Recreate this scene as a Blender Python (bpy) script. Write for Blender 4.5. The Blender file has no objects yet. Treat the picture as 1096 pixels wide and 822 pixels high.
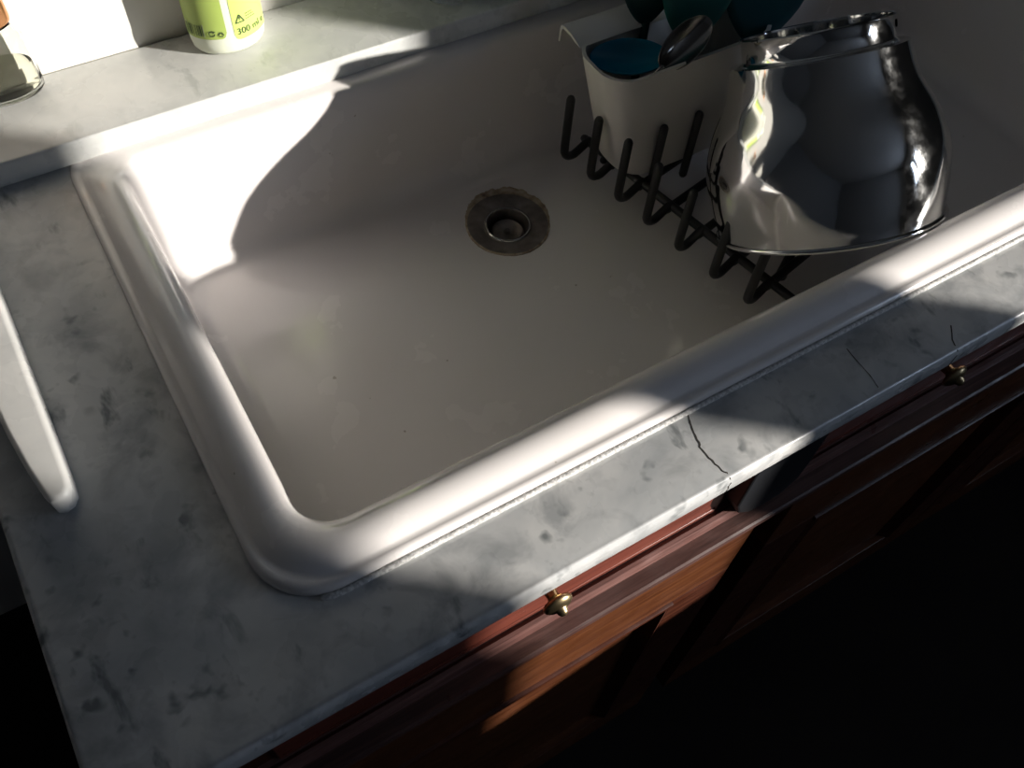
import bpy, bmesh, math, random
from math import sin, cos, pi, radians
from mathutils import Vector, Matrix

random.seed(4)
SC = bpy.context.scene
COL = SC.collection

# ------------------------------------------------------------------ camera
def rot_xyz(rx, ry, rz):
    return Matrix.Rotation(rz, 3, 'Z') @ Matrix.Rotation(ry, 3, 'Y') @ Matrix.Rotation(rx, 3, 'X')
cd = bpy.data.cameras.new('camera')
cd.sensor_width = 36.0
cd.lens = 958.72 / 1096 * 36.0
cd.clip_start = 0.01
cam = bpy.data.objects.new('camera', cd)
COL.objects.link(cam)
cam.matrix_world = Matrix.Translation((0.00745, -0.16302, 0.58041)) @ rot_xyz(0.5841, -0.0518, -0.5395).to_4x4()
SC.camera = cam

# ------------------------------------------------------------------ world, sun, exposure
SUN = Vector((-0.73753, 0.62719, -0.25038)).normalized()      # direction the light travels
w = bpy.data.worlds.new('sky'); SC.world = w
w.use_nodes = True
bg = w.node_tree.nodes['Background']
bg.inputs['Color'].default_value = (0.62, 0.76, 1.0, 1)
bg.inputs['Strength'].default_value = 8.5
sl = bpy.data.lights.new('sun', 'SUN')
sl.energy = 8.2
sl.angle = radians(0.55)
sl.color = (1.0, 0.945, 0.87)
sun = bpy.data.objects.new('sun', sl); COL.objects.link(sun)
sun.rotation_euler = SUN.to_track_quat('-Z', 'Y').to_euler()
sun.location = (2.5, -1.7, 1.2)
SC.view_settings.view_transform = 'Standard'
SC.view_settings.look = 'None'
SC.view_settings.gamma = 1.0
SC.view_settings.use_curve_mapping = False
SC.view_settings.exposure = 0.22

# ------------------------------------------------------------------ helpers
def lin(c):
    f = lambda v: v / 12.92 if v <= 0.04045 else ((v + 0.055) / 1.055) ** 2.4
    return tuple(f(x / 255.0) for x in c) + (1,)

class Mat:
    """small node helper around a Principled material"""
    def __init__(s, name, col=(0.8, 0.8, 0.8), rough=0.5, metal=0.0, **kw):
        s.m = bpy.data.materials.new(name); s.m.use_nodes = True
        s.t = s.m.node_tree; s.n = s.t.nodes; s.l = s.t.links
        s.b = s.n['Principled BSDF']; s.out = s.n['Material Output']
        s.b.inputs['Base Color'].default_value = tuple(col)[:3] + (1,)
        s.b.inputs['Roughness'].default_value = rough
        s.b.inputs['Metallic'].default_value = metal
        for k, v in kw.items():
            s.b.inputs[k.replace('_', ' ')].default_value = v
        s.tc = s.n.new('ShaderNodeTexCoord')
    def noise(s, scale, detail=4, rough=0.5, dist=0.0, vec=None):
        n = s.n.new('ShaderNodeTexNoise')
        n.inputs['Scale'].default_value = scale; n.inputs['Detail'].default_value = detail
        n.inputs['Roughness'].default_value = rough; n.inputs['Distortion'].default_value = dist
        s.l.new(vec or s.tc.outputs['Object'], n.inputs['Vector'])
        return n.outputs['Fac']
    def mapped(s, scale=(1, 1, 1), rot=(0, 0, 0)):
        m = s.n.new('ShaderNodeMapping')
        m.inputs['Scale'].default_value = scale; m.inputs['Rotation'].default_value = rot
        s.l.new(s.tc.outputs['Object'], m.inputs['Vector'])
        return m.outputs['Vector']
    def ramp(s, fac, stops):
        r = s.n.new('ShaderNodeValToRGB')
        e = r.color_ramp.elements
        while len(e) < len(stops): e.new(0.5)
        for el, (p, c) in zip(e, stops):
            el.position = p; el.color = (c, c, c, 1) if isinstance(c, (int, float)) else tuple(c)[:3] + (1,)
        s.l.new(fac, r.inputs['Fac'])
        return r.outputs['Color']
    def mix(s, fac, a, b, mode='MIX'):
        m = s.n.new('ShaderNodeMix'); m.data_type = 'RGBA'; m.blend_type = mode
        for sock, v in ((m.inputs[0], fac), (m.inputs[6], a), (m.inputs[7], b)):
            if isinstance(v, (int, float)): sock.default_value = v
            elif isinstance(v, tuple): sock.default_value = v[:3] + (1,)
            else: s.l.new(v, sock)
        return m.outputs[2]
    def color(s, sock): s.l.new(sock, s.b.inputs['Base Color']); return s
    def rough(s, sock): s.l.new(sock, s.b.inputs['Roughness']); return s
    def bump(s, sock, strength=0.2, dist=0.001):
        b = s.n.new('ShaderNodeBump'); b.inputs['Strength'].default_value = strength
        b.inputs['Distance'].default_value = dist
        s.l.new(sock, b.inputs['Height']); s.l.new(b.outputs['Normal'], s.b.inputs['Normal']); return s

def marble(name, base, dark, seed=0.0, spots=1.0):
    m = Mat(name, base, 0.28)
    v = m.mapped((1, 1, 1), (seed, seed * 0.7, seed * 1.3))
    cloud = m.ramp(m.noise(9, 5, 0.55, 0.5, v), [(0.38, 0.0), (0.68, spots)])
    c = m.mix(cloud, base, tuple(x * y for x, y in zip(base, (0.64, 0.67, 0.70))))
    mid = m.ramp(m.noise(26, 4, 0.6, 0.4, v), [(0.48, 0.0), (0.68, 0.85 * spots ** 2)])
    c = m.mix(mid, c, tuple(x * y for x, y in zip(base, (0.52, 0.54, 0.56))))
    patch = m.ramp(m.noise(12, 2, 0.5, 0.3, v), [(0.44, 0.0), (0.60, 1.0)])
    sp = m.ramp(m.noise(62, 2, 0.5, 0.2, v), [(0.60, 0.0), (0.73, 0.85 * spots)])
    c = m.mix(m.mix(1.0, sp, patch, 'MULTIPLY'), c, dark)
    # short slanting dark flecks
    fl_ = m.ramp(m.noise(38, 4, 0.6, 0.25, m.mapped((1.0, 0.45, 1), (0, 0, 0.75 + seed))), [(0.61, 0.0), (0.70, 0.75 * spots)])
    c = m.mix(fl_, c, dark)
    m.color(c)
    m.rough(m.ramp(m.noise(30, 3), [(0.3, 0.22), (0.7, 0.36)]))
    return m.m

def wood(name, a, b, c_):
    m = Mat(name, a, 0.36, Specular_IOR_Level=0.35)
    v = m.mapped((1.2, 22, 22))
    g = m.noise(5.5, 6, 0.62, 0.8, v)
    col = m.ramp(g, [(0.30, a), (0.52, b), (0.74, c_)])
    fine = m.ramp(m.noise(70, 3, 0.6, 0, m.mapped((0.25, 12, 12))), [(0.45, 1.0), (0.72, 0.62)])
    m.color(m.mix(1.0, col, fine, 'MULTIPLY'))
    m.rough(m.ramp(m.noise(40, 4), [(0.3, 0.27), (0.75, 0.5)]))
    m.bump(g, 0.12, 0.0006)
    return m.m

M = {}
M['marble'] = marble('worktop_marble', (0.68, 0.675, 0.66), (0.15, 0.165, 0.17), 0.2)
M['marble_ledge'] = marble('ledge_marble', (0.70, 0.70, 0.67), (0.35, 0.37, 0.35), 1.1, 0.6)
M['marble_board'] = marble('board_marble', (0.80, 0.79, 0.76), (0.50, 0.50, 0.48), 2.3, 0.5)
cm = Mat('sink_ceramic', (0.81, 0.772, 0.752), 0.16, Coat_Weight=0.3, Coat_Roughness=0.06)
st = cm.ramp(cm.noise(6.5, 5, 0.6, 0.5), [(0.45, 0.0), (0.85, 0.22)])
c = cm.mix(st, (0.81, 0.772, 0.752), (0.72, 0.66, 0.59))
sp = cm.ramp(cm.noise(95, 2, 0.5), [(0.775, 0.0), (0.80, 0.6)])
cm.color(cm.mix(sp, c, (0.30, 0.24, 0.18)))
cm.rough(cm.ramp(cm.noise(16, 4), [(0.35, 0.12), (0.75, 0.34)]))
M['ceramic'] = cm.m
seal = Mat('sealant', (0.62, 0.60, 0.57), 0.7)
seal.color(seal.ramp(seal.noise(420, 2), [(0.38, (0.46, 0.45, 0.44)), (0.60, (0.74, 0.73, 0.71))]))
seal.bump(seal.noise(520, 2), 0.6, 0.001)
M['seal'] = seal.m
sm = Mat('polished_steel', (0.68, 0.68, 0.67), 0.05, 1.0)
sm.rough(sm.ramp(sm.noise(55, 5, 0.7), [(0.42, 0.055), (0.80, 0.17)]))
tn = sm.n.new('ShaderNodeTangent'); tn.direction_type = 'UV_MAP'; tn.uv_map = 'turned'
sm.l.new(tn.outputs[0], sm.b.inputs['Tangent'])
sm.b.inputs['Anisotropic'].default_value = 0.75; sm.b.inputs['Anisotropic Rotation'].default_value = 0.25
sm.bump(sm.noise(9, 2, 0.4), 0.05, 0.004)
M['steel'] = sm.m
dm = Mat('drain_metal', (0.30, 0.27, 0.24), 0.42, 0.9)
dm.color(dm.ramp(dm.noise(60, 4), [(0.35, (0.20, 0.17, 0.15)), (0.7, (0.36, 0.32, 0.29))]))
M['drain'] = dm.m
M['drain_bright'] = Mat('drain_steel', (0.50, 0.49, 0.47), 0.22, 1.0).m
lm = Mat('limescale', (0.30, 0.22, 0.13), 0.9)
lm.color(lm.ramp(lm.noise(120, 4), [(0.30, (0.22, 0.16, 0.11)), (0.48, (0.42, 0.33, 0.23)), (0.7, (0.55, 0.47, 0.37))]))
lm.bump(lm.noise(160, 3), 0.7, 0.001)
M['lime'] = lm.m
M['rubber'] = Mat('black_rubber', (0.010, 0.010, 0.010), 0.42).m
M['white_plastic'] = Mat('white_plastic', (0.72, 0.69, 0.65), 0.38).m
M['blue'] = Mat('blue_silicone', (0.0, 0.17, 0.30), 0.22).m
M['teal'] = Mat('teal_silicone', (0.003, 0.075, 0.070), 0.38).m
M['teal_dark'] = Mat('dark_teal_silicone', (0.003, 0.035, 0.038), 0.4).m
M['teal_blue'] = Mat('teal_blue_silicone', (0.003, 0.055, 0.075), 0.38).m
M['spoon_steel'] = Mat('dark_steel', (0.34, 0.32, 0.30), 0.18, 1.0).m
M['wood'] = wood('mahogany', (0.030, 0.008, 0.005), (0.065, 0.019, 0.010), (0.105, 0.034, 0.016))
M['wood_red'] = wood('red_mahogany', (0.085, 0.020, 0.013), (0.16, 0.040, 0.026), (0.21, 0.060, 0.038))
M['wood_orange'] = wood('orange_mahogany', (0.060, 0.018, 0.008), (0.108, 0.036, 0.014), (0.155, 0.056, 0.021))
M['wood_worn'] = wood('worn_mahogany', (0.075, 0.032, 0.027), (0.14, 0.066, 0.057), (0.22, 0.115, 0.10))
M['wood_shelf'] = wood('dark_worn_mahogany', (0.045, 0.022, 0.019), (0.085, 0.044, 0.038), (0.15, 0.08, 0.068))
M['brass'] = Mat('aged_brass', (0.36, 0.28, 0.16), 0.36, 1.0).m
M['black_plastic'] = Mat('black_plastic', (0.008, 0.009, 0.012), 0.5).m
M['crack'] = Mat('crack_dirt', (0.045, 0.038, 0.032), 0.9).m
bp = Mat('bottle_plastic', (0.74, 0.77, 0.64), 0.32)
bp.b.inputs['Subsurface Weight'].default_value = 0.35
bp.b.inputs['Subsurface Radius'].default_value = (0.012, 0.012, 0.009)
bp.b.inputs['Subsurface Scale'].default_value = 1.0
M['bottle'] = bp.m
M['label_l'] = Mat('shaded_lime_label', (0.40, 0.52, 0.12), 0.4).m  # lime of the right panel, darkened to paint in the shaded left side
M['label_r'] = Mat('lime_label', (0.58, 0.74, 0.18), 0.4).m
M['print'] = Mat('dark_green_print', (0.05, 0.085, 0.03), 0.6).m
M['print_pale'] = Mat('pale_print', (0.55, 0.60, 0.40), 0.6).m
M['glass'] = Mat('clear_glass', (0.97, 0.98, 0.95), 0.0, Transmission_Weight=1.0, IOR=1.30).m
M['liquid'] = Mat('pale_liquid', (0.96, 0.95, 0.86), 0.0, Transmission_Weight=1.0, IOR=1.16).m
M['copper'] = Mat('copper', (0.86, 0.42, 0.20), 0.25, 1.0).m
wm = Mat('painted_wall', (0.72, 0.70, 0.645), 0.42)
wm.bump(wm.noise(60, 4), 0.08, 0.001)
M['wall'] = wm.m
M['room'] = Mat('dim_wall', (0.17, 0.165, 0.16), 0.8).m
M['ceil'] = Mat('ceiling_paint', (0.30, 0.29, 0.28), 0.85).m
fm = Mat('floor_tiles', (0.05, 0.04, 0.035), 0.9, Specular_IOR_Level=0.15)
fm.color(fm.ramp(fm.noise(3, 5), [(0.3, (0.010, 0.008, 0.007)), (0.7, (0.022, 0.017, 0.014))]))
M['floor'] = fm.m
M['frame'] = Mat('window_paint', (0.55, 0.54, 0.52), 0.45).m
pm = Mat('window_glass', (1, 1, 1), 0.0)
tr = pm.n.new('ShaderNodeBsdfTransparent'); gl = pm.n.new('ShaderNodeBsdfGlossy'); gl.inputs['Roughness'].default_value = 0.0
mx = pm.n.new('ShaderNodeMixShader'); mx.inputs[0].default_value = 0.04
pm.l.new(tr.outputs[0], mx.inputs[1]); pm.l.new(gl.outputs[0], mx.inputs[2]); pm.l.new(mx.outputs[0], pm.out.inputs['Surface'])
M['pane'] = pm.m

ORG = {}
def thing(name, label, cat, loc, group=None):
    o = bpy.data.objects.new(name, None); COL.objects.link(o)
    o.empty_display_size = 0.02
    o.location = loc; ORG[o] = Vector(loc)
    o['label'] = label; o['category'] = cat
    if group: o['group'] = group
    return o

def obj(name, verts, faces, mat, parent=None, origin=None, smooth=False, bevel=0, seg=2, angle=35, recalc=True):
    org = ORG[parent] if parent is not None else Vector(origin or (0, 0, 0))
    me = bpy.data.meshes.new(name)
    me.from_pydata([tuple(Vector(v) - org) for v in verts], [], faces)
    if recalc:
        bm = bmesh.new(); bm.from_mesh(me)
        bmesh.ops.remove_doubles(bm, verts=bm.verts, dist=1e-6)
        bmesh.ops.recalc_face_normals(bm, faces=bm.faces); bm.to_mesh(me); bm.free()
    me.materials.append(M[mat])
    o = bpy.data.objects.new(name, me); COL.objects.link(o)
    ORG[o] = org
    if parent is not None: o.parent = parent
    else: o.location = org
    if bevel:
        b = o.modifiers.new('bevel', 'BEVEL'); b.width = bevel; b.segments = seg; b.limit_method = 'ANGLE'; b.angle_limit = radians(30)
        b.harden_normals = False
    if smooth:
        for p in me.polygons: p.use_smooth = True
        if angle < 180:
            try: me.set_sharp_from_angle(angle=radians(angle))
            except Exception: pass
    return o

def tag(o, label, cat, group=None):
    o['label'] = label; o['category'] = cat
    if group: o['group'] = group
    return o
def struct(o): o['kind'] = 'structure'; return o

def box(a, b):
    (x0, y0, z0), (x1, y1, z1) = a, b
    v = [(x0, y0, z0), (x1, y0, z0), (x1, y1, z0), (x0, y1, z0), (x0, y0, z1), (x1, y0, z1), (x1, y1, z1), (x0, y1, z1)]
    f = [(0, 3, 2, 1), (4, 5, 6, 7), (0, 1, 5, 4), (1, 2, 6, 5), (2, 3, 7, 6), (3, 0, 4, 7)]
    return v, f

def prism_x(prof, x0, x1):
    """profile of (y,z) points extruded along X"""
    n = len(prof)
    v = [(x0, y, z) for y, z in prof] + [(x1, y, z) for y, z in prof]
    f = [(i, (i + 1) % n, n + (i + 1) % n, n + i) for i in range(n)] + [tuple(range(n))[::-1], tuple(range(n, 2 * n))]
    return v, f

def loft(rings, closed_start=False, closed_end=False):
    n = len(rings[0]); v = [p for r in rings for p in r]; f = []
    for k in range(len(rings) - 1):
        for i in range(n):
            j = (i + 1) % n
            f.append((k * n + i, k * n + j, (k + 1) * n + j, (k + 1) * n + i))
    if closed_start: f.append(tuple(range(n))[::-1])
    if closed_end: f.append(tuple((len(rings) - 1) * n + i for i in range(n)))
    return v, f

def lathe(prof, n=48, center=(0, 0, 0), axis=(0, 0, 1), sx=1.0, sy=1.0, caps=(False, False)):
    a = Vector(axis).normalized()
    if abs(a.z) > 0.999: e1, e2 = Vector((1, 0, 0)), Vector((0, 1, 0))
    else:
        e1 = a.cross(Vector((0, 0, 1))).normalized(); e2 = a.cross(e1).normalized()
    c0 = Vector(center); rings = []
    for r, s in prof:
        rings.append([c0 + a * s + e1 * (r * sx * cos(2 * pi * i / n)) + e2 * (r * sy * sin(2 * pi * i / n)) for i in range(n)])
    return loft(rings, *caps)

def smooth_path(pts, res=6):
    """Catmull-Rom through the points"""
    P = [Vector(p) for p in pts]; out = []
    for i in range(len(P) - 1):
        p0 = P[i - 1] if i else P[i] * 2 - P[i + 1]; p1, p2 = P[i], P[i + 1]
        p3 = P[i + 2] if i + 2 < len(P) else P[i + 1] * 2 - P[i]
        for k in range(res):
            t = k / res
            out.append(0.5 * ((2 * p1) + (p2 - p0) * t + (2 * p0 - 5 * p1 + 4 * p2 - p3) * t * t + (3 * p1 - p0 - 3 * p2 + p3) * t ** 3))
    out.append(P[-1]); return out

def tube(path, r, n=10, rounded=True):
    P = [Vector(p) for p in path]; rings = []; prev = None
    for i, p in enumerate(P):
        d = (P[min(i + 1, len(P) - 1)] - P[max(i - 1, 0)]).normalized()
        if prev is None:
            e = d.cross(Vector((0.31, 0.53, 0.79))).normalized()
        else:
            e = (prev - d * prev.dot(d)).normalized()
        prev = e; g = d.cross(e); rr = r(i / (len(P) - 1)) if callable(r) else r
        rings.append((p, d, e, g, rr))
    R = []
    def ring(p, e, g, rr): return [p + e * (rr * cos(2 * pi * k / n)) + g * (rr * sin(2 * pi * k / n)) for k in range(n)]
    p, d, e, g, rr = rings[0]
    if rounded:
        R += [ring(p - d * rr * 0.95, e, g, rr * 0.35), ring(p - d * rr * 0.7, e, g, rr * 0.72)]
    for (p, d, e, g, rr) in rings: R.append(ring(p, e, g, rr))
    if rounded:
        R += [ring(p + d * rr * 0.7, e, g, rr * 0.72), ring(p + d * rr * 0.95, e, g, rr * 0.35)]
    return loft(R, True, True)

def rrect(x0, x1, y0, y1, r, z, nc=8, ns=12):
    """rounded rectangle ring, counter-clockwise, fixed vertex count"""
    out = []
    cs = [(x1 - r, y1 - r, 0), (x0 + r, y1 - r, 90), (x0 + r, y0 + r, 180), (x1 - r, y0 + r, 270)]
    for k, (cx, cy, a0) in enumerate(cs):
        for i in range(nc + 1):
            a = radians(a0 + 90 * i / nc); out.append(Vector((cx + r * cos(a), cy + r * sin(a), z)))
        nx, ny, na = cs[(k + 1) % 4]
        p = out[-1]; q = Vector((nx + r * cos(radians(na)), ny + r * sin(radians(na)), z))
        for i in range(1, ns): out.append(p.lerp(q, i / ns))
    return out

def plate(name, loops, z0, z1, mat, parent=None, origin=None, bevel=0.003, res=3):
    """flat slab with holes: filled 2D curve, extruded and rounded"""
    cu = bpy.data.curves.new(name, 'CURVE'); cu.dimensions = '2D'; cu.fill_mode = 'BOTH'
    for lp in loops:
        s = cu.splines.new('POLY'); s.points.add(len(lp) - 1); s.use_cyclic_u = True
        for p, q in zip(s.points, lp): p.co = (q[0], q[1], 0, 1)
    cu.extrude = (z1 - z0) / 2 - bevel; cu.bevel_depth = bevel; cu.bevel_resolution = res; cu.offset = -bevel
    t = bpy.data.objects.new('tmp', cu); COL.objects.link(t)
    me = bpy.data.meshes.new_from_object(t.evaluated_get(bpy.context.evaluated_depsgraph_get()))
    v = [Vector(p.co) + Vector((0, 0, (z0 + z1) / 2)) for p in me.vertices]; f = [tuple(p.vertices) for p in me.polygons]
    bpy.data.objects.remove(t); bpy.data.curves.remove(cu); bpy.data.meshes.remove(me)
    return obj(name, v, f, mat, parent, origin, smooth=True, angle=40)

# ------------------------------------------------------------------ the room
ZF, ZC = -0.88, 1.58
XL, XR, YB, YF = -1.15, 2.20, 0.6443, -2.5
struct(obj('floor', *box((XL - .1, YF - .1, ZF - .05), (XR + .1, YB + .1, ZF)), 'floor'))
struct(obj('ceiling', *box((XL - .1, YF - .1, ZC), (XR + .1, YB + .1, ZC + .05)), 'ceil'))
struct(obj('wall_back', *box((XL - .1, YB, ZF), (XR + .1, YB + .1, ZC)), 'wall'))
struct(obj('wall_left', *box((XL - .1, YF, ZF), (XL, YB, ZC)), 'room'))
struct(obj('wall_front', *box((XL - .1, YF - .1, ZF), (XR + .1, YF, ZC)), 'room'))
WZ1 = 1.12
SILL = [0.29, 0.455]
OPEN = [(-1.820, -1.532), (-1.397, -1.031)]          # two narrow window openings with a pier between them
vv, ff = [], []
def add(a, b):
    v, f = box(a, b); ff.extend(tuple(i + len(vv) for i in q) for q in f); vv.extend(v)
ys = [YF] + [y for o in OPEN for y in o] + [YB]
for k in range(0, len(ys), 2): add((XR, ys[k], ZF), (XR + .1, ys[k + 1], ZC))
for (y0, y1), WZ0 in zip(OPEN, SILL):
    add((XR, y0, ZF), (XR + .1, y1, WZ0)); add((XR, y0, WZ1), (XR + .1, y1, ZC))
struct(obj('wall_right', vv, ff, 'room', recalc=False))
for k, (y0, y1) in enumerate(OPEN):
    WZ0 = SILL[k]
    wn = struct(obj('window_%d' % (k + 1), *box((XR - .02, y0 - .03, WZ0 - .03), (XR + .1, y1 + .03, WZ0 - .001)), 'frame', bevel=.004))
    for a, b in (((XR + .05, y0, WZ0), (XR + .08, y0 + .004, WZ1)), ((XR + .05, y1 - .004, WZ0), (XR + .08, y1, WZ1)),
                 ((XR + .05, y0, WZ1 - .03), (XR + .08, y1, WZ1))):
        obj('window_frame', *box(a, b), 'frame', wn)
    if k == 0: obj('glazing_bar', *box((XR + .050, y0 + .004, .765), (XR + .080, y1 - .004, .812)), 'frame', wn)
    obj('window_pane', *box((XR + .063, y0 + .004, WZ0), (XR + .066, y1 - .004, WZ1 - .03)), 'pane', wn)
    pl = bpy.data.lights.new('window_portal', 'AREA'); pl.shape = 'RECTANGLE'
    pl.size = WZ1 - WZ0; pl.size_y = y1 - y0
    pl.cycles.is_portal = True
    po = bpy.data.objects.new('window_portal', pl); COL.objects.link(po)
    po.location = (XR + .12, (y0 + y1) / 2, (WZ0 + WZ1) / 2); po.rotation_euler = (0, radians(90), 0)

# ------------------------------------------------------------------ sink
D = -0.155
SX0, SX1, SY0, SY1 = 0.0, 1.10, 0.065, 0.572
IX0, IX1, IY0, IY1 = 0.0435, 1.052, 0.1145, 0.5225
DR = Vector((0.398, 0.424))
prof = [(0, -.004, .050), (0, .003, .050), (.025, .0058, .050), (.07, .0072, .050), (.12, .0072, .049), (.17, .0064, .048),
        (.22, .0075, .047), (.30, .0105, .046), (.42, .0132, .044), (.55, .0142, .042), (.68, .0132, .040), (.80, .0102, .037),
        (.90, .0045, .034), (.96, -.003, .033), (1.0, -.013, .032)]
sink = thing('kitchen_sink', 'large white ceramic sink with a rolled rim, set into the marble worktop', 'sink', (SX0, SY0, 0))
L_ = lambda a, b, t: a + (b - a) * t
rings = [rrect(L_(SX0, IX0, t), L_(SX1, IX1, t), L_(SY0, IY0, t), L_(SY1, IY1, t), r, z, ns=30) for t, z, r in prof]
for rg in rings:                      # the rim flattens where it runs under the marble ledge
    for p in rg:
        k_ = min(1, max(0, (p.y - .490) / .045)); k_ = k_ * k_ * (3 - 2 * k_)
        if p.z > 0: p.z *= 1 - .80 * k_
for k in range(1, 7):
    t = k / 6; o_ = 0.004 * t
    rings.append(rrect(IX0 + o_, IX1 - o_, IY0 + o_, IY1 - o_, .032 + .004 * t, L_(-.013, D + .026, t), ns=30))
for k in range(1, 8):
    a = radians(90 * k / 7); o_ = .004 + .026 * (1 - cos(a))
    rings.append(rrect(IX0 + o_, IX1 - o_, IY0 + o_, IY1 - o_, .036 + .004 * k / 7, D + .026 * (1 - sin(a)), ns=30))
base = rings[-1]
for k in range(1, 15):
    t = k / 14
    rg = []
    for p in base:
        d2 = Vector((p.x, p.y)) - DR; end = DR + d2.normalized() * 0.046
        q = Vector((p.x, p.y)).lerp(end, t ** 0.9)
        dist = (q - DR).length
        rg.append(Vector((q.x, q.y, D - 0.004 * max(0, 1 - (dist - .046) / .10) ** 2)))
    rings.append(rg)
obj('basin', *loft(rings), 'ceramic', sink, smooth=True, angle=180)
# sealant bead around the front and left side
rr_ = rrect(SX0 - .002, SX1 + .002, SY0 - .002, SY1, .051, 0.001, nc=10, ns=60)
def low(p): return p
i_seq = [i for i, p in enumerate(rr_) if p.y < SY0 + .004 and p.x > .03 and p.x < SX1 - .03]
seq = [low(rr_[k]) for k in i_seq]
obj('sealant_bead', *tube(seq, .0024, 8), 'seal', sink, smooth=True, angle=180)
ZD = D - 0.004
fl = obj('drain_flange', *lathe([(.0468, 0), (.0466, .0012), (.0435, .0016), (.036, .0006), (.0285, -.0012), (.0262, -.0012), (.0250, .0006), (.0236, .0006), (.0224, -.003),
         (.0218, -.012), (.0215, -.022), (.012, -.024), (.0005, -.024)], 64, (DR.x, DR.y, ZD)), 'drain', sink, smooth=True, angle=60)
obj('drain_ring', *lathe([(.0262, -.0008), (.0258, .0004), (.0248, .0010), (.0238, .0005), (.0233, -.001)], 64, (DR.x, DR.y, ZD)), 'drain_bright', fl, smooth=True, angle=180)
obj('drain_plug', *lathe([(.0186, -.022), (.0186, -.012), (.0180, -.0105), (.0165, -.0100), (.0150, -.0115), (.0135, -.0125), (.004, -.0125), (.0032, -.009), (.0005, -.0085)], 48, (DR.x, DR.y, ZD)), 'drain', fl, smooth=True, angle=60)
# ragged limescale ring around the drain
n = 150; ro, ri = [], []
for i in range(n):
    a = 2 * pi * i / n
    back = max(0, cos(a - radians(62)))
    jag = .0016 * (sin(7 * a + 1) * .4 + sin(19 * a) * .4 + random.uniform(-.7, .7))
    r1 = .0474 + .0090 * back ** 1.2 + jag * (.25 + back)
    ro.append(Vector((DR.x + r1 * cos(a), DR.y + r1 * sin(a), ZD + .0014))); ri.append(Vector((DR.x + .0455 * cos(a), DR.y + .0455 * sin(a), ZD + .0019)))
lo = [p - Vector((0, 0, .003)) for p in ro]
obj('limescale_ring', *loft([lo, ro, ri]), 'lime', sink, smooth=True, angle=40)

# ------------------------------------------------------------------ marble worktop and ledge
hole = [(p.x, p.y) for p in rrect(SX0 + .006, SX1 - .006, SY0 + .006, SY1 - .004, .045, 0, nc=8, ns=2)][::-1]
worktop = tag(plate('marble_worktop', [[(-.1354, 0), (1.45, 0), (1.45, .6435), (-.1354, .6435)], hole], -.026, 0, 'marble', None, (-.1354, 0, -.026), bevel=.0065),
              'grey veined white marble worktop around the sink, cracked near the front edge', 'worktop')
ledge = tag(plate('marble_ledge', [[(-.1354, .5418), (1.45, .5418), (1.45, .6436), (-.1354, .6436)]], .0003, .025, 'marble_ledge', None, (-.1354, .5418, 0), bevel=.003),
            'raised pale marble ledge along the wall behind the sink', 'ledge')
# crack in the front strip, running over the rounded edge
def crack(pts, wd):
    P = [Vector(p) for p in pts]; v, f = [], []
    for i, p in enumerate(P):
        d = (P[min(i + 1, len(P) - 1)] - P[max(i - 1, 0)]).normalized()
        s = d.cross(Vector((0, 0, 1)));
        if s.length < .2: s = Vector((1, 0, 0))
        s = s.normalized() * wd * (0.6 + 0.6 * random.random())
        nrm = Vector((0, -1, 0)) if p.z < -.004 else (Vector((0, -.7, .7)) if p.z < -.0005 else Vector((0, 0, 1)))
        v += [p - s - nrm * .001, p - s + nrm * .00025, p + s + nrm * .00025, p + s - nrm * .001]
        if i:
            a = 4 * (i - 1)
            for k in range(4): f.append((a + k, a + (k + 1) % 4, a + 4 + (k + 1) % 4, a + 4 + k))
    f += [(0, 1, 2, 3), tuple(len(v) - 4 + k for k in range(4))]
    return v, f
cpts = [(.3352, .0625), (.332, .055), (.329, .046), (.327, .037), (.325, .032), (.326, .023), (.327, .014), (.3285, .008), (.3295, .0066)]
wk = [p + Vector((random.uniform(-.0005, .0005), 0, 0)) for p in smooth_path([(x, y, 0) for x, y in cpts], 3)]
wk += [Vector((.3298, .0019, -.0019)), Vector((.3305, 0, -.0068)), Vector((.3295, 0, -.011)), Vector((.3310, 0, -.016)), Vector((.3300, 0, -.0195))]
obj('crack', *crack(wk, .00050), 'crack', worktop)
c2 = [(.4885, .048, 0), (.4878, .040, 0), (.4872, .030, 0), (.4868, .019, 0), (.4845, .0068, 0)]
obj('hairline_crack', *crack(smooth_path(c2, 3), .00028), 'crack', worktop)
c3 = [(.584, .023, 0), (.578, .016, 0), (.574, .012, 0), (.5715, .0068, 0), (.571, .0019, -.0019), (.571, 0, -.0068), (.571, 0, -.0195)]
obj('hairline_crack', *crack(c3, .00045), 'crack', worktop)

# marble bar lying at the left
bar = [(-.0825, .47), (-.0822, .40), (-.0818, .32), (-.0815, .26), (-.0815, .222), (-.0825, .2135), (-.0865, .2085), (-.0925, .2065), (-.0975, .2085), (-.1005, .2160),
       (-.1050, .240), (-.1095, .275), (-.1130, .320), (-.1150, .38), (-.1165, .47)]
tag(plate('marble_board', [bar], .0003, .0225, 'marble_board', None, (-.10, .21, 0), bevel=.0045, res=4),
    'narrow white marble board with a rounded end lying at the left of the sink', 'marble board')

# ------------------------------------------------------------------ cabinet under the worktop
cab = thing('sink_cabinet', 'dark mahogany cabinet with brass knobs under the marble worktop', 'cabinet', (0.5, .03, ZF))
obj('carcass', *box((-.118, .030, ZF + .002), (1.44, .630, -.30)), 'wood', cab)
for xa in (-.118, 1.422): obj('side_panel', *box((xa, .031, -.299), (xa + .018, .629, -.0268)), 'wood', cab)
obj('top_rail', *box((-.118, .024, -.158), (1.44, .052, -.0265)), 'wood', cab)
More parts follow.
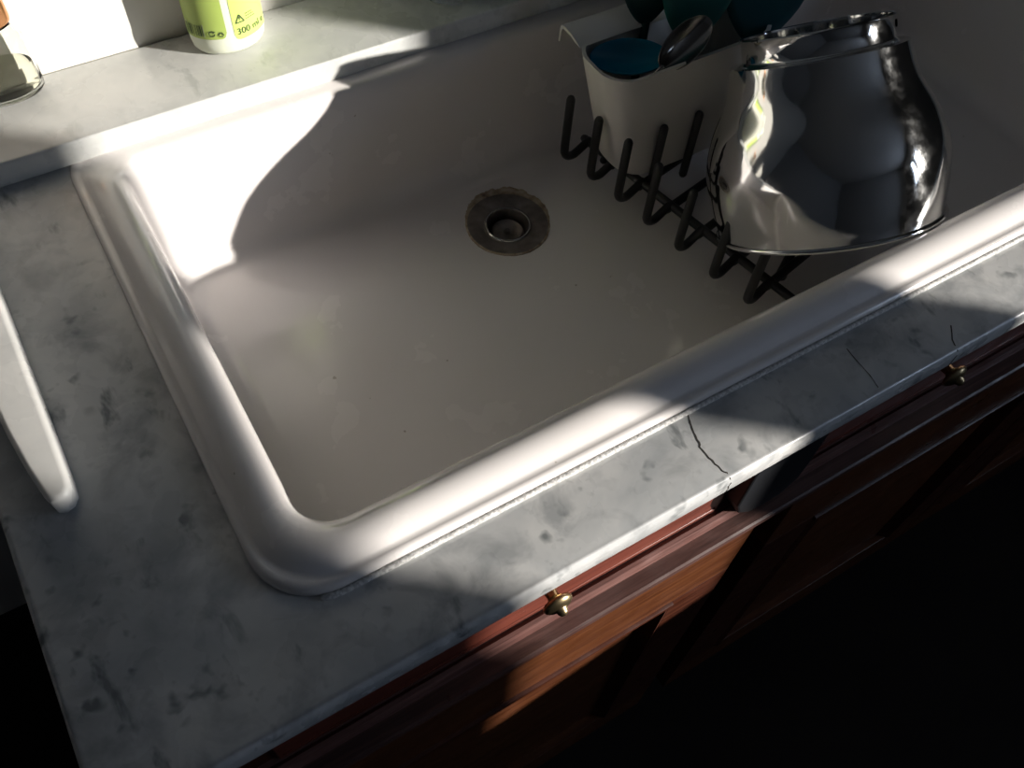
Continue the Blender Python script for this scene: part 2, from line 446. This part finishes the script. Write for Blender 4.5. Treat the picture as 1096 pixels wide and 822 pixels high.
# waist moulding: top faces step out towards the room
wp_bead = [(0.0300, -0.1320), (0.0195, -0.1340), (0.0165, -0.1320), (0.0130, -0.1330), (0.0105, -0.1360), (0.0095, -0.1390), (0.0095, -0.1500), (0.0300, -0.1500)]
wp_shelf = [(0.0094, -0.1398), (0.0070, -0.1402), (-0.0035, -0.1415), (-0.0055, -0.1430), (-0.0065, -0.1470), (-0.0050, -0.1510), (-0.0015, -0.1525), (0.0020, -0.1570), (0.0094, -0.1570)]
def moulding(name, prof_, x0, x1, mat): return obj(name, *prism_x(prof_, x0, x1), mat, cab, smooth=True, angle=28)
for x0_, x1_ in ((-.118, .405), (.405, 1.44)):
    moulding('waist_bead', wp_bead, x0_, x1_, 'wood_worn')
    moulding('waist_shelf', wp_shelf, x0_, x1_, 'wood_shelf')
def drawer(x0, x1, kx):
    d = obj('drawer_front', *box((x0, .0205, -.1330), (x1, .034, -.0285)), 'wood_red', cab, bevel=.0015)
    kn = obj('knob', *lathe([(r_ * 1.22, z_ * 1.12) for r_, z_ in ((.0102, .0), (.0100, .0015), (.0066, .0028), (.0044, .0045), (.0040, .0105), (.0052, .0125), (.0094, .0140), (.0104, .0158), (.0098, .0178),
             (.0072, .0198), (.0050, .0206), (.0040, .0212), (.0034, .0234), (.0022, .0250), (.0003, .0256))], 28, (kx, .0205, -.0700), (0, -1, 0)), 'brass', d, smooth=True, angle=50)
    kn['label'] = 'small turned brass knob'
    for z in (-.040, -.124):
        obj('bead', *tube([(x0 + .006, .0205, z), (x1 - .006, .0205, z)], .0014, 6), 'wood_red', d, smooth=True, angle=180)
drawer(-.04, .372, .186)
drawer(.462, 1.00, .613)
drawer(1.01, 1.43, 1.22)
# black block filling the space between the first two drawers
lb = obj('black_block', *loft([[Vector((L_(.374, .452, u), y_, L_(-.030, -.141, w_))) for u, w_ in ((0, 0), (1, 0), (1, .55), (.98, .80), (.80, .97), (.55, 1.0), (.30, .97), (.10, .84), (0, .66))]
     for y_ in (.024, .010, .0055)], False, True), 'black_plastic', cab, bevel=.002)
lb['label'] = 'black block between two drawers'
obj('post', *box((.452, .012, -.1325), (.462, .036, -.0275)), 'wood', cab, bevel=.0015)
def door(x0, x1, sl_, sr_):
    zt, zb = -.1585, -.80; yf, yb = -.0030, .018
    d = obj('door_rail', *box((x0, yf, -.262), (x1, yb, zt)), 'wood_orange', cab, bevel=.001)
    obj('door_rail', *box((x0, yf, zb), (x1, yb, zb + .09)), 'wood_orange', cab, bevel=.001)
    obj('door_stile', *box((x0, yf - .0002, zb + .09), (x0 + sl_, yb, -.262)), 'wood', cab, bevel=.001)
    obj('door_stile', *box((x1 - sr_, yf - .0002, zb + .09), (x1, yb, -.262)), 'wood', cab, bevel=.001)
    obj('door_panel', *box((x0 + sl_, .008, zb + .09), (x1 - sr_, .014, -.262)), 'wood_orange', cab)
    a, b = x0 + sl_, x1 - sr_
    m = [(yf + .0005, -.262), (yf - .003, -.264), (yf - .003, -.270), (yf + .002, -.274), (yf + .004, -.280), (.008, -.284), (.010, -.262)]
    obj('panel_moulding', *prism_x(m, a, b), 'wood', cab, smooth=True, angle=30)
    for xx, s in ((a, 1), (b, -1)):
        q = [(xx, .010), (xx, yf), (xx + s * .008, yf - .003), (xx + s * .014, yf + .003), (xx + s * .022, .008)]
        n_ = len(q); v = [(px, py, -.264) for px, py in q] + [(px, py, zb + .09) for px, py in q]
        f = [(i, (i + 1) % n_, n_ + (i + 1) % n_, n_ + i) for i in range(n_)] + [tuple(range(n_))[::-1], tuple(range(n_, 2 * n_))]
        obj('panel_moulding', v, f, 'wood', cab, smooth=True, angle=30)
door(-.10, .408, .07, .07)
door(.455, .955, .07, .07)
door(.96, 1.435, .07, .07)

# ------------------------------------------------------------------ dish rack
RZ = -.1200; RR = .0048
u_ = Vector((.978, .208, 0)).normalized()
prongs = [(0.482, 0.447), (0.49, 0.406), (0.498, 0.364), (0.505, 0.321), (0.513, 0.275), (0.522, 0.227), (0.532, 0.184)]
rack = thing('dish_rack', 'black rubber coated wire dish rack with upright prongs standing in the sink', 'dish rack', (.506, .476, D))
def P3(xy, z): return Vector((xy[0], xy[1], z))
RAIL = .040; WID = .185
for i, p in enumerate(prongs):
    b = P3(p, 0)
    path = [P3(p, -.035), P3(p, -.07), P3(p, RZ + .022)]
    for k in range(1, 7):
        a = radians(90 * k / 6); path.append(b + u_ * (.018 * (1 - cos(a))) + Vector((0, 0, RZ + .018 * (1 - sin(a)))))
    path += [b + u_ * .024 + Vector((0, 0, RZ + .0015)), b + u_ * .032 + Vector((0, 0, RZ + .004)), b + u_ * RAIL + Vector((0, 0, RZ + .007))]
    obj('prong', *tube(path, RR, 10), 'rubber', rack, smooth=True, angle=180)
r0 = P3(prongs[0], RZ + .006) + u_ * RAIL; r1 = P3(prongs[-1], RZ + .006) + u_ * RAIL
vdir = (r1 - r0).normalized()
obj('rail', *tube([r0 - vdir * .006, r1 + vdir * .030], RR, 10), 'rubber', rack, smooth=True, angle=180)
e0 = r0 + u_ * (WID - RAIL); e1 = r1 + u_ * (WID - RAIL)
obj('rail', *tube([e0 + vdir * .03, e1 + vdir * .030], RR, 10), 'rubber', rack, smooth=True, angle=180)
for i, p in enumerate(prongs):
    a = P3(p, RZ + .002) + u_ * (RAIL - .004)
    if i == 0: a += vdir * .03
    obj('cross_wire', *tube([a, a + u_ * (WID - RAIL)], RR, 10), 'rubber', rack, smooth=True, angle=180)
# second row of uprights standing on the third cross wire
for p in [(0.546, 0.367), (0.592, 0.367), (0.643, 0.366)]:
    b = P3(p, 0)
    obj('prong', *tube([b + Vector((0, 0, -.038)), b + Vector((0, 0, RZ))], RR, 10), 'rubber', rack, smooth=True, angle=180)
for p in (r0 + u_ * .05 + vdir * .04, r1 + u_ * .05 - vdir * .01, e0 + vdir * .06, e1):
    obj('rubber_foot', *lathe([(.0050, D + .0005), (.0064, D + .002), (.0060, D + .012), (.0050, RZ + .004), (.004, RZ + .012)], 12, (p.x, p.y, 0), caps=(True, True)), 'rubber', rack, smooth=True, angle=50)

# ------------------------------------------------------------------ white utensil caddy
cad = thing('utensil_caddy', 'white plastic utensil caddy with a hooked flange standing in the dish rack', 'utensil caddy', (.57, .415, -.115))
def cr_(t, ins=0.0):
    # t=0 bottom, 1 top
    return rrect(L_(.514, .482, t) + ins, L_(.675, .695, t) - ins, L_(.371, .380, t) + ins, L_(.446, .461, t) - ins, .031 - ins * .6, L_(-.1070, .025, t), nc=7, ns=6)
def dip(rg, t):   # the front edge dips a little towards the middle-right
    return rg
R_ = [cr_(0.0, .010)]; R_[0] = [Vector((p.x, p.y, -.1085)) for p in R_[0]]
R_ += [cr_(0.02, .003)] + [cr_(t) for t in (.06, .2, .4, .6, .8, .95, 1.0)]
inner = [cr_(1.0, .0034)] + [cr_(t, .0034) for t in (.8, .5, .2, .05)]
obj('cup', *loft(R_ + inner, True, True), 'white_plastic', cad, smooth=True, angle=60)
fp = [(0.4498, 0.0245), (0.4594, 0.0280), (0.4671, 0.0299), (0.4787, 0.0303), (0.4849, 0.0284), (0.4868, 0.0230), (0.4868, 0.0095), (0.4844, 0.0095), (0.4835, 0.0211), (0.4825, 0.0259), (0.4787, 0.0271), (0.4671, 0.0269), (0.4594, 0.0249)]
v, f = prism_x(fp, .487, .690)
obj('hook_flange', v, f, 'white_plastic', cad, smooth=True, angle=50)

def spoon_bowl(c0, e1, e2, up, a, b, depth, th=.002, n=40, m=8):
    """oval bowl: e1 long axis, e2 short axis, opening towards up"""
    rings = []
    for k in range(m + 1):
        t = k / m
        rings.append([c0 + e1 * (a * t * cos(2 * pi * i / n)) + e2 * (b * t * sin(2 * pi * i / n)) - up * (depth * (1 - t * t)) for i in range(n)])
    top = rings[-1]
    out = [[p + up * .0006 + (p - c0).normalized() * th * .5 for p in top], [p - up * .0010 + (p - c0).normalized() * th for p in top]]
    for k in range(m - 1, -1, -1):
        t = k / m
        out.append([c0 + e1 * ((a + th) * t * cos(2 * pi * i / n)) + e2 * ((b + th) * t * sin(2 * pi * i / n)) - up * (depth * (1 - t * t) + th) for i in range(n)])
    rings[0] = [c0 - up * depth + e1 * .0002 * cos(2 * pi * i / n) + e2 * .0002 * sin(2 * pi * i / n) for i in range(n)]
    return loft(rings + out, True, True)

# blue spoon
e1 = Vector((.86, -.48, .05)).normalized(); up = Vector((-.30, -.45, .84)).normalized(); up = (up - e1 * up.dot(e1)).normalized(); e2 = up.cross(e1)
c0 = Vector((.528, .421, .020))
bs = thing('serving_spoon', 'blue silicone serving spoon resting in the white caddy', 'spoon', (.54, .42, -.01))
obj('spoon_bowl', *spoon_bowl(c0, e1, e2, up, .038, .0170, .010), 'blue', bs, smooth=True, angle=180)
obj('handle', *tube(smooth_path([c0 + e1 * .037 - up * .003, c0 + e1 * .052 - up * .014, c0 + e1 * .058 - up * .05, c0 + e1 * .060 - up * .105], 5), .0042, 8), 'blue', bs, smooth=True, angle=180)
# steel spoon
e1 = Vector((.90, .18, .42)).normalized(); up = Vector((-.25, -.55, .80)).normalized(); up = (up - e1 * up.dot(e1)).normalized(); e2 = up.cross(e1)
c0 = Vector((.574, .394, .0375))
ss = thing('serving_spoon', 'dark steel serving spoon lying across the white caddy beside the blue spoon', 'spoon', (.56, .40, .02))
obj('spoon_bowl', *spoon_bowl(c0, e1, e2, up, .034, .0165, .009, .0012), 'spoon_steel', ss, smooth=True, angle=180)
obj('handle', *tube(smooth_path([c0 - e1 * .033 - up * .002, c0 - e1 * .044 - up * .010, c0 - e1 * .050 - up * .035 , c0 - e1 * .040 - up * .11], 5), .0032, 8), 'spoon_steel', ss, smooth=True, angle=180)

def spatula(name, label, cat, c0, e1, up, wid, hgt, mat, foot):
    """flat blade (width along e1, height along up) with a handle down to foot"""
    e1 = Vector(e1).normalized(); up = Vector(up).normalized(); up = (up - e1 * up.dot(e1)).normalized(); nn = e1.cross(up)
    t = thing(name, label, cat, Vector(foot)); c0 = Vector(c0)
    out = []
    for i in range(36):
        a = 2 * pi * i / 36; cx_, sy_ = cos(a), sin(a)
        x = wid / 2 * math.copysign(abs(cx_) ** .7, cx_); y = hgt / 2 * math.copysign(abs(sy_) ** .7, sy_)
        if y < 0: x *= 1 - .55 * (-y / (hgt / 2)) ** 2
        out.append((x, y))
    R = []
    for s, k in ((.80, -1), (.95, -.7), (1, 0), (.95, .7), (.80, 1)):
        R.append([c0 + e1 * (x * s) + up * (y * s) + nn * (k * .0045 + .004 * (x / wid) ** 2 * 4) for x, y in out])
    obj('blade', *loft(R, True, True), mat, t, smooth=True, angle=50)
    obj('handle', *tube(smooth_path([c0 - up * hgt * .45, c0 - up * hgt * .6, Vector(foot)], 6), .0045, 8), mat, t, smooth=True, angle=180)
    return t
spatula('silicone_spatula', 'broad dark teal silicone spatula standing in the white caddy behind the steel spoon', 'spatula',
        (.606, .427, .082), (.93, -.36, 0), (.15, .10, .98), .078, .14, 'teal', (.577, .422, -.097))
spatula('silicone_spatula', 'very dark teal silicone spatula at the back of the white caddy, leftmost of the three', 'spatula',
        (.570, .459, .080), (.95, -.30, 0), (.05, .15, .96), .062, .11, 'teal_dark', (.548, .428, -.097))
spatula('silicone_spatula', 'bluish teal silicone spatula in the white caddy next to the steel bowl', 'spatula',
        (.684, .412, .0745), (.88, -.47, 0), (.32, .10, .94), .092, .15, 'teal_blue', (.606, .417, -.097))

# ------------------------------------------------------------------ steel bowl leaning on the front rim
PS = 1.0
CAMP = Vector((0.00745, -0.16302, 0.58041))
pc = CAMP + (Vector((.6235, .1940, -.0526)) - CAMP) * PS
ax = Vector((.08442, .59416, .79990)).normalized()
H, hc, rc = .1586 * PS, .0240 * PS, .0672 * PS
RAD = [r_ * PS for r_ in (.1051, .1100, .1110, .1023, .0869, .0790)]
R0 = RAD[0]
def radius(t):
    n_ = len(RAD) - 1; i = min(int(t * n_), n_ - 1); f_ = t * n_ - i
    p1, p2 = RAD[i], RAD[i + 1]; p0 = RAD[i - 1] if i else 2 * p1 - p2; p3 = RAD[i + 2] if i + 2 <= n_ else 2 * p2 - p1
    return .5 * (2 * p1 + (p2 - p0) * f_ + (2 * p0 - 5 * p1 + 4 * p2 - p3) * f_ ** 2 + (3 * p1 - p0 - 3 * p2 + p3) * f_ ** 3)
lip = RAD[-1] - rc
pr = [(R0 - .0015, -.0012), (R0 + .0022, -.0010), (R0 + .0030, .0006), (R0 + .0022, .0024), (R0 + .0004, .0034)]
NS = 40
body = [(radius(i / NS), .0034 + (H - .0034) * i / NS) for i in range(1, NS + 1)]
pot = thing('mixing_bowl', 'polished stainless steel bowl with a foot ring, upside down and leaning in the dish rack', 'bowl', pc)
inn = [(max(r - .0014, .002), z - .0002) for r, z in reversed(body)]
obj('bowl_wall', *lathe(pr + body + [(rc + .001, H + .0012), (rc - .004, H + .0012), (.001, H + .0012), (.001, H - .0008), (rc - .004, H - .0008)] + inn + [(R0 - .0015, -.0012)], 96, pc, ax), 'steel', pot, smooth=True, angle=55)
ft = obj('foot_ring', *lathe([(rc + lip - .0005, H - .0006), (rc + .0035, H + .0012), (rc + .0008, H + .0026), (rc, H + .004), (rc, H + hc - .003), (rc + .0012, H + hc - .001), (rc + .0004, H + hc), (rc - .0014, H + hc - .0006),
      (rc - .0016, H + hc - .003), (rc - .0016, H + .0006)], 96, pc, ax), 'steel', pot, smooth=True, angle=50)
def turned_uv(o):
    me = o.data; uv = me.uv_layers.new(name='turned'); a1 = ax.cross(Vector((0, 0, 1))).normalized(); a2 = ax.cross(a1).normalized()
    for p in me.polygons:
        ang = [math.atan2(me.vertices[me.loops[i].vertex_index].co.dot(a2), me.vertices[me.loops[i].vertex_index].co.dot(a1)) for i in p.loop_indices]
        m0 = ang[0]
        for i, a in zip(p.loop_indices, ang):
            if a - m0 > pi: a -= 2 * pi
            if a - m0 < -pi: a += 2 * pi
            uv.data[i].uv = (a / (2 * pi), me.vertices[me.loops[i].vertex_index].co.dot(ax) * 5)
bw_ = [o for o in pot.children if o.name.startswith('bowl_wall')][0]
turned_uv(bw_); turned_uv(ft)
# little hanging hole collar on the foot ring
e1 = ax.cross(Vector((0, 0, 1))).normalized(); e2 = ax.cross(e1).normalized()
best = None
for i in range(360):
    a = radians(i); dd = e1 * cos(a) + e2 * sin(a)
    sc_ = dd.dot(cam.matrix_world.to_3x3() @ Vector((.93, .0, .37)))
    if best is None or sc_ > best[0]: best = (sc_, dd)
dd = best[1]
obj('hanging_hole', *lathe([(.0032, -.0006), (.0034, .0012), (.0024, .0014), (.0016, .0004), (.0014, -.0006)], 20, pc + ax * (H + hc * .60) + dd * rc, dd), 'steel', ft, smooth=True, angle=60)

# ------------------------------------------------------------------ things on the ledge
ZL = .0252
# oval green-labelled bottle
BC = Vector((.1870, .6160, ZL)); BX, BY = .0362, .0262
bot = thing('soap_bottle', 'white plastic bottle with a lime green label reading 300 ml on the ledge', 'bottle', BC)
def oval(k, z): return (k, z)
obj('bottle_body', *lathe([(.001, .002), (.62, .0012), (.80, 0), (.89, .0012), (.955, .0050), (.99, .0115), (1.0, .020), (1.0, .055), (.995, .10), (.985, .125), (.93, .142), (.78, .155), (.55, .163), (.36, .166), (.34, .172), (.30, .172)], 72,
    BC, sx=BX, sy=BY), 'bottle', bot, smooth=True, angle=60)
def cap_profile(): return [(.40, .166), (.42, .168), (.42, .196), (.38, .199), (.01, .199)]
obj('screw_cap', *lathe(cap_profile(), 40, BC, sx=BX, sy=BX), 'bottle', bot, smooth=True, angle=50)
def on_bottle(s, z, lift):
    """s: arc metres around the oval from the gap that faces the camera (positive = right), z above the base"""
    n_ = 40; a = A0; rem = abs(s); sg = 1 if s > 0 else -1
    st_ = rem / n_
    for _ in range(n_):
        a += sg * st_ / math.hypot(BX * sin(a), BY * cos(a))
    nx, ny = cos(a) / BX, sin(a) / BY; l = math.hypot(nx, ny); nx /= l; ny /= l
    return Vector((BC.x + BX * cos(a) + nx * lift, BC.y + BY * sin(a) + ny * lift, BC.z + z))
A0 = radians(-96)
def label_panel(name, s0, s1, z0, z1, r, mat, corner):
    """panel with a rounded lower corner ('l' or 'r')"""
    ns_, nz = 28, 26; v, f = [], []
    for i in range(ns_ + 1):
        s = s0 + (s1 - s0) * i / ns_
        dx = (s - s0) if corner == 'l' else (s1 - s)
        zb_ = z0 + (r - math.sqrt(max(0, r * r - (r - dx) ** 2)) if dx < r else 0)
        for k in range(nz + 1): v.append(on_bottle(s, zb_ + (z1 - zb_) * k / nz, .0004))
    for i in range(ns_):
        for k in range(nz):
            a = i * (nz + 1) + k; f.append((a, a + 1, a + nz + 2, a + nz + 1))
    base_n = len(v); v += [p + (BC - p).normalized() * 0.0006 for p in v]
    f += [tuple(base_n + q for q in reversed(t)) for t in f]
    return obj(name, v, f, mat, bot, smooth=True, angle=180, recalc=False)
lbl = label_panel('label_panel', -.050, -.0035, .0195, .13, .006, 'label_l', 'r')
lbr = label_panel('label_panel', .0035, .044, .0150, .13, .006, 'label_r', 'l')
lbl['label'] = 'lime label panel, colour darkened as shade, with barcode and recycling marks'
lbr['label'] = 'lime label panel reading 300 ml'
def flat_mark(name, polys, s0, z0, mat, par, slant=0):
    v, f = [], []
    for poly in polys:
        b = len(v); v += [on_bottle(s0 + x + slant * y, z0 + y, .0009) for x, y in poly]; f.append(tuple(range(b, b + len(poly))))
    return obj(name, v, f, mat, par, recalc=False)
def text_polys(body, size):
    cu = bpy.data.curves.new('t', 'FONT'); cu.body = body; cu.size = size; cu.resolution_u = 3
    t = bpy.data.objects.new('t', cu); COL.objects.link(t)
    me = bpy.data.meshes.new_from_object(t.evaluated_get(bpy.context.evaluated_depsgraph_get()))
    out = [[(me.vertices[i].co.x, me.vertices[i].co.y) for i in p.vertices] for p in me.polygons]
    bpy.data.objects.remove(t); bpy.data.curves.remove(cu); bpy.data.meshes.remove(me); return out
def strip(pts, wd, closed=False):
    out = []; P = pts + ([pts[0]] if closed else [])
    for (x0, y0), (x1, y1) in zip(P, P[1:]):
        l = math.hypot(x1 - x0, y1 - y0); nx, ny = -(y1 - y0) / l * wd / 2, (x1 - x0) / l * wd / 2
        out.append([(x0 + nx, y0 + ny), (x0 - nx, y0 - ny), (x1 - nx, y1 - ny), (x1 + nx, y1 + ny)])
    return out
flat_mark('printed_volume', text_polys('300 ml e', .0094), .0058, .0205, 'print', lbr)
flat_mark('warning_triangle', strip([(0, 0), (.0086, 0), (.0043, .0078)], .0010, True) + strip([(.0043, .0056), (.0043, .0028)], .0009) + strip([(.0043, .0020), (.0043, .0012)], .0009), .0065, .0325, 'print', lbr)
flat_mark('small_print', strip([(0, 0), (.0105, 0)], .0006) + strip([(0, .0026), (.0095, .0026)], .0006) + strip([(0, .0052), (.0080, .0052)], .0006), .0170, .0335, 'print', lbr)
bars = []; x = 0.0
flat_mark('barcode_field', [[(-.0008, -.0008), (.0185, -.0008), (.0185, .0125), (-.0008, .0125)]], -.0420, .0228, 'print_pale', lbl)
random.seed(7)
while x < .017:
    b_ = random.choice((.0005, .0008, .0012)); bars.append([(x, 0), (x + b_, 0), (x + b_, .0115), (x, .0115)]); x += b_ + random.choice((.0005, .0009, .0013))
v, f = [], []
for poly in bars:
    b = len(v); v += [on_bottle(-.0420 + q[0], .0228 + q[1], .0012) for q in poly]; f.append(tuple(range(b, b + 4)))
obj('barcode', v, f, 'print', lbl, recalc=False)
arc = [(.0030 + .0026 * cos(radians(a)), .0030 + .0026 * sin(radians(a))) for a in range(60, 361, 25)]
flat_mark('recycling_mark', strip(arc, .0011) + [[(.0030, .0066), (.0066, .0052), (.0040, .0032)]], -.0200, .0228, 'print', lbl)
tri = [(0, 0), (.0062, 0), (.0031, .0056)]
flat_mark('recycling_triangle', strip([(.0007, .0010), (.0026, .0044)], .0011) + strip([(.0036, .0044), (.0055, .0010)], .0011) + strip([(.0014, 0), (.0048, 0)], .0011), -.0120, .0228, 'print', lbl)

# glass flask with pale liquid
FC = Vector((-.0185, .6265, ZL)); FX, FY = .0345, .0165
fk = thing('glass_flask', 'clear glass flask of pale liquid under a copper coloured lid at the wall', 'flask', FC)
gp = [(.001, .0006), (.70, 0), (.90, .0010), (.985, .0045), (1.0, .0100), (1.0, .030), (.99, .048), (.97, .055), (.92, .0605), (.84, .0640), (.80, .0660), (.80, .0685),
      (.75, .0685), (.75, .0655), (.80, .0625), (.87, .0590), (.92, .0540), (.935, .047), (.945, .030), (.945, .0095), (.90, .0050), (.70, .0040), (.001, .0038)]
obj('flask_glass', *lathe(gp, 56, FC, sx=FX, sy=FY), 'glass', fk, smooth=True, angle=180)
lp = [(.001, .0042), (.68, .0044), (.88, .0055), (.93, .0100), (.93, .024), (.93, .0295), (.92, .0305), (.001, .0305)]
obj('liquid', *lathe(lp, 48, FC, sx=FX, sy=FY), 'liquid', fk, smooth=True, angle=50)
obj('copper_lid', *lathe([(.60, .0690), (.80, .0690), (.86, .0705), (.88, .0735), (.88, .0880), (.84, .0910), (.70, .0925), (.30, .0930), (.01, .0930)], 48, FC, sx=FX, sy=FY), 'copper', fk, smooth=True, angle=50)

# drinking glass further along the ledge
GC = Vector((.4130, .5905, ZL))
tag(obj('drinking_glass', *lathe([(.001, .001), (.020, 0), (.0250, .0008), (.0272, .004), (.0280, .012), (.0295, .05), (.0310, .085), (.0305, .086), (.0298, .085), (.0283, .05), (.0265, .016), (.024, .0115), (.012, .0090), (.001, .0085)], 56, GC), 'glass', None, GC, smooth=True, angle=180),
    'clear drinking glass standing on the marble ledge right of the green bottle', 'glass')
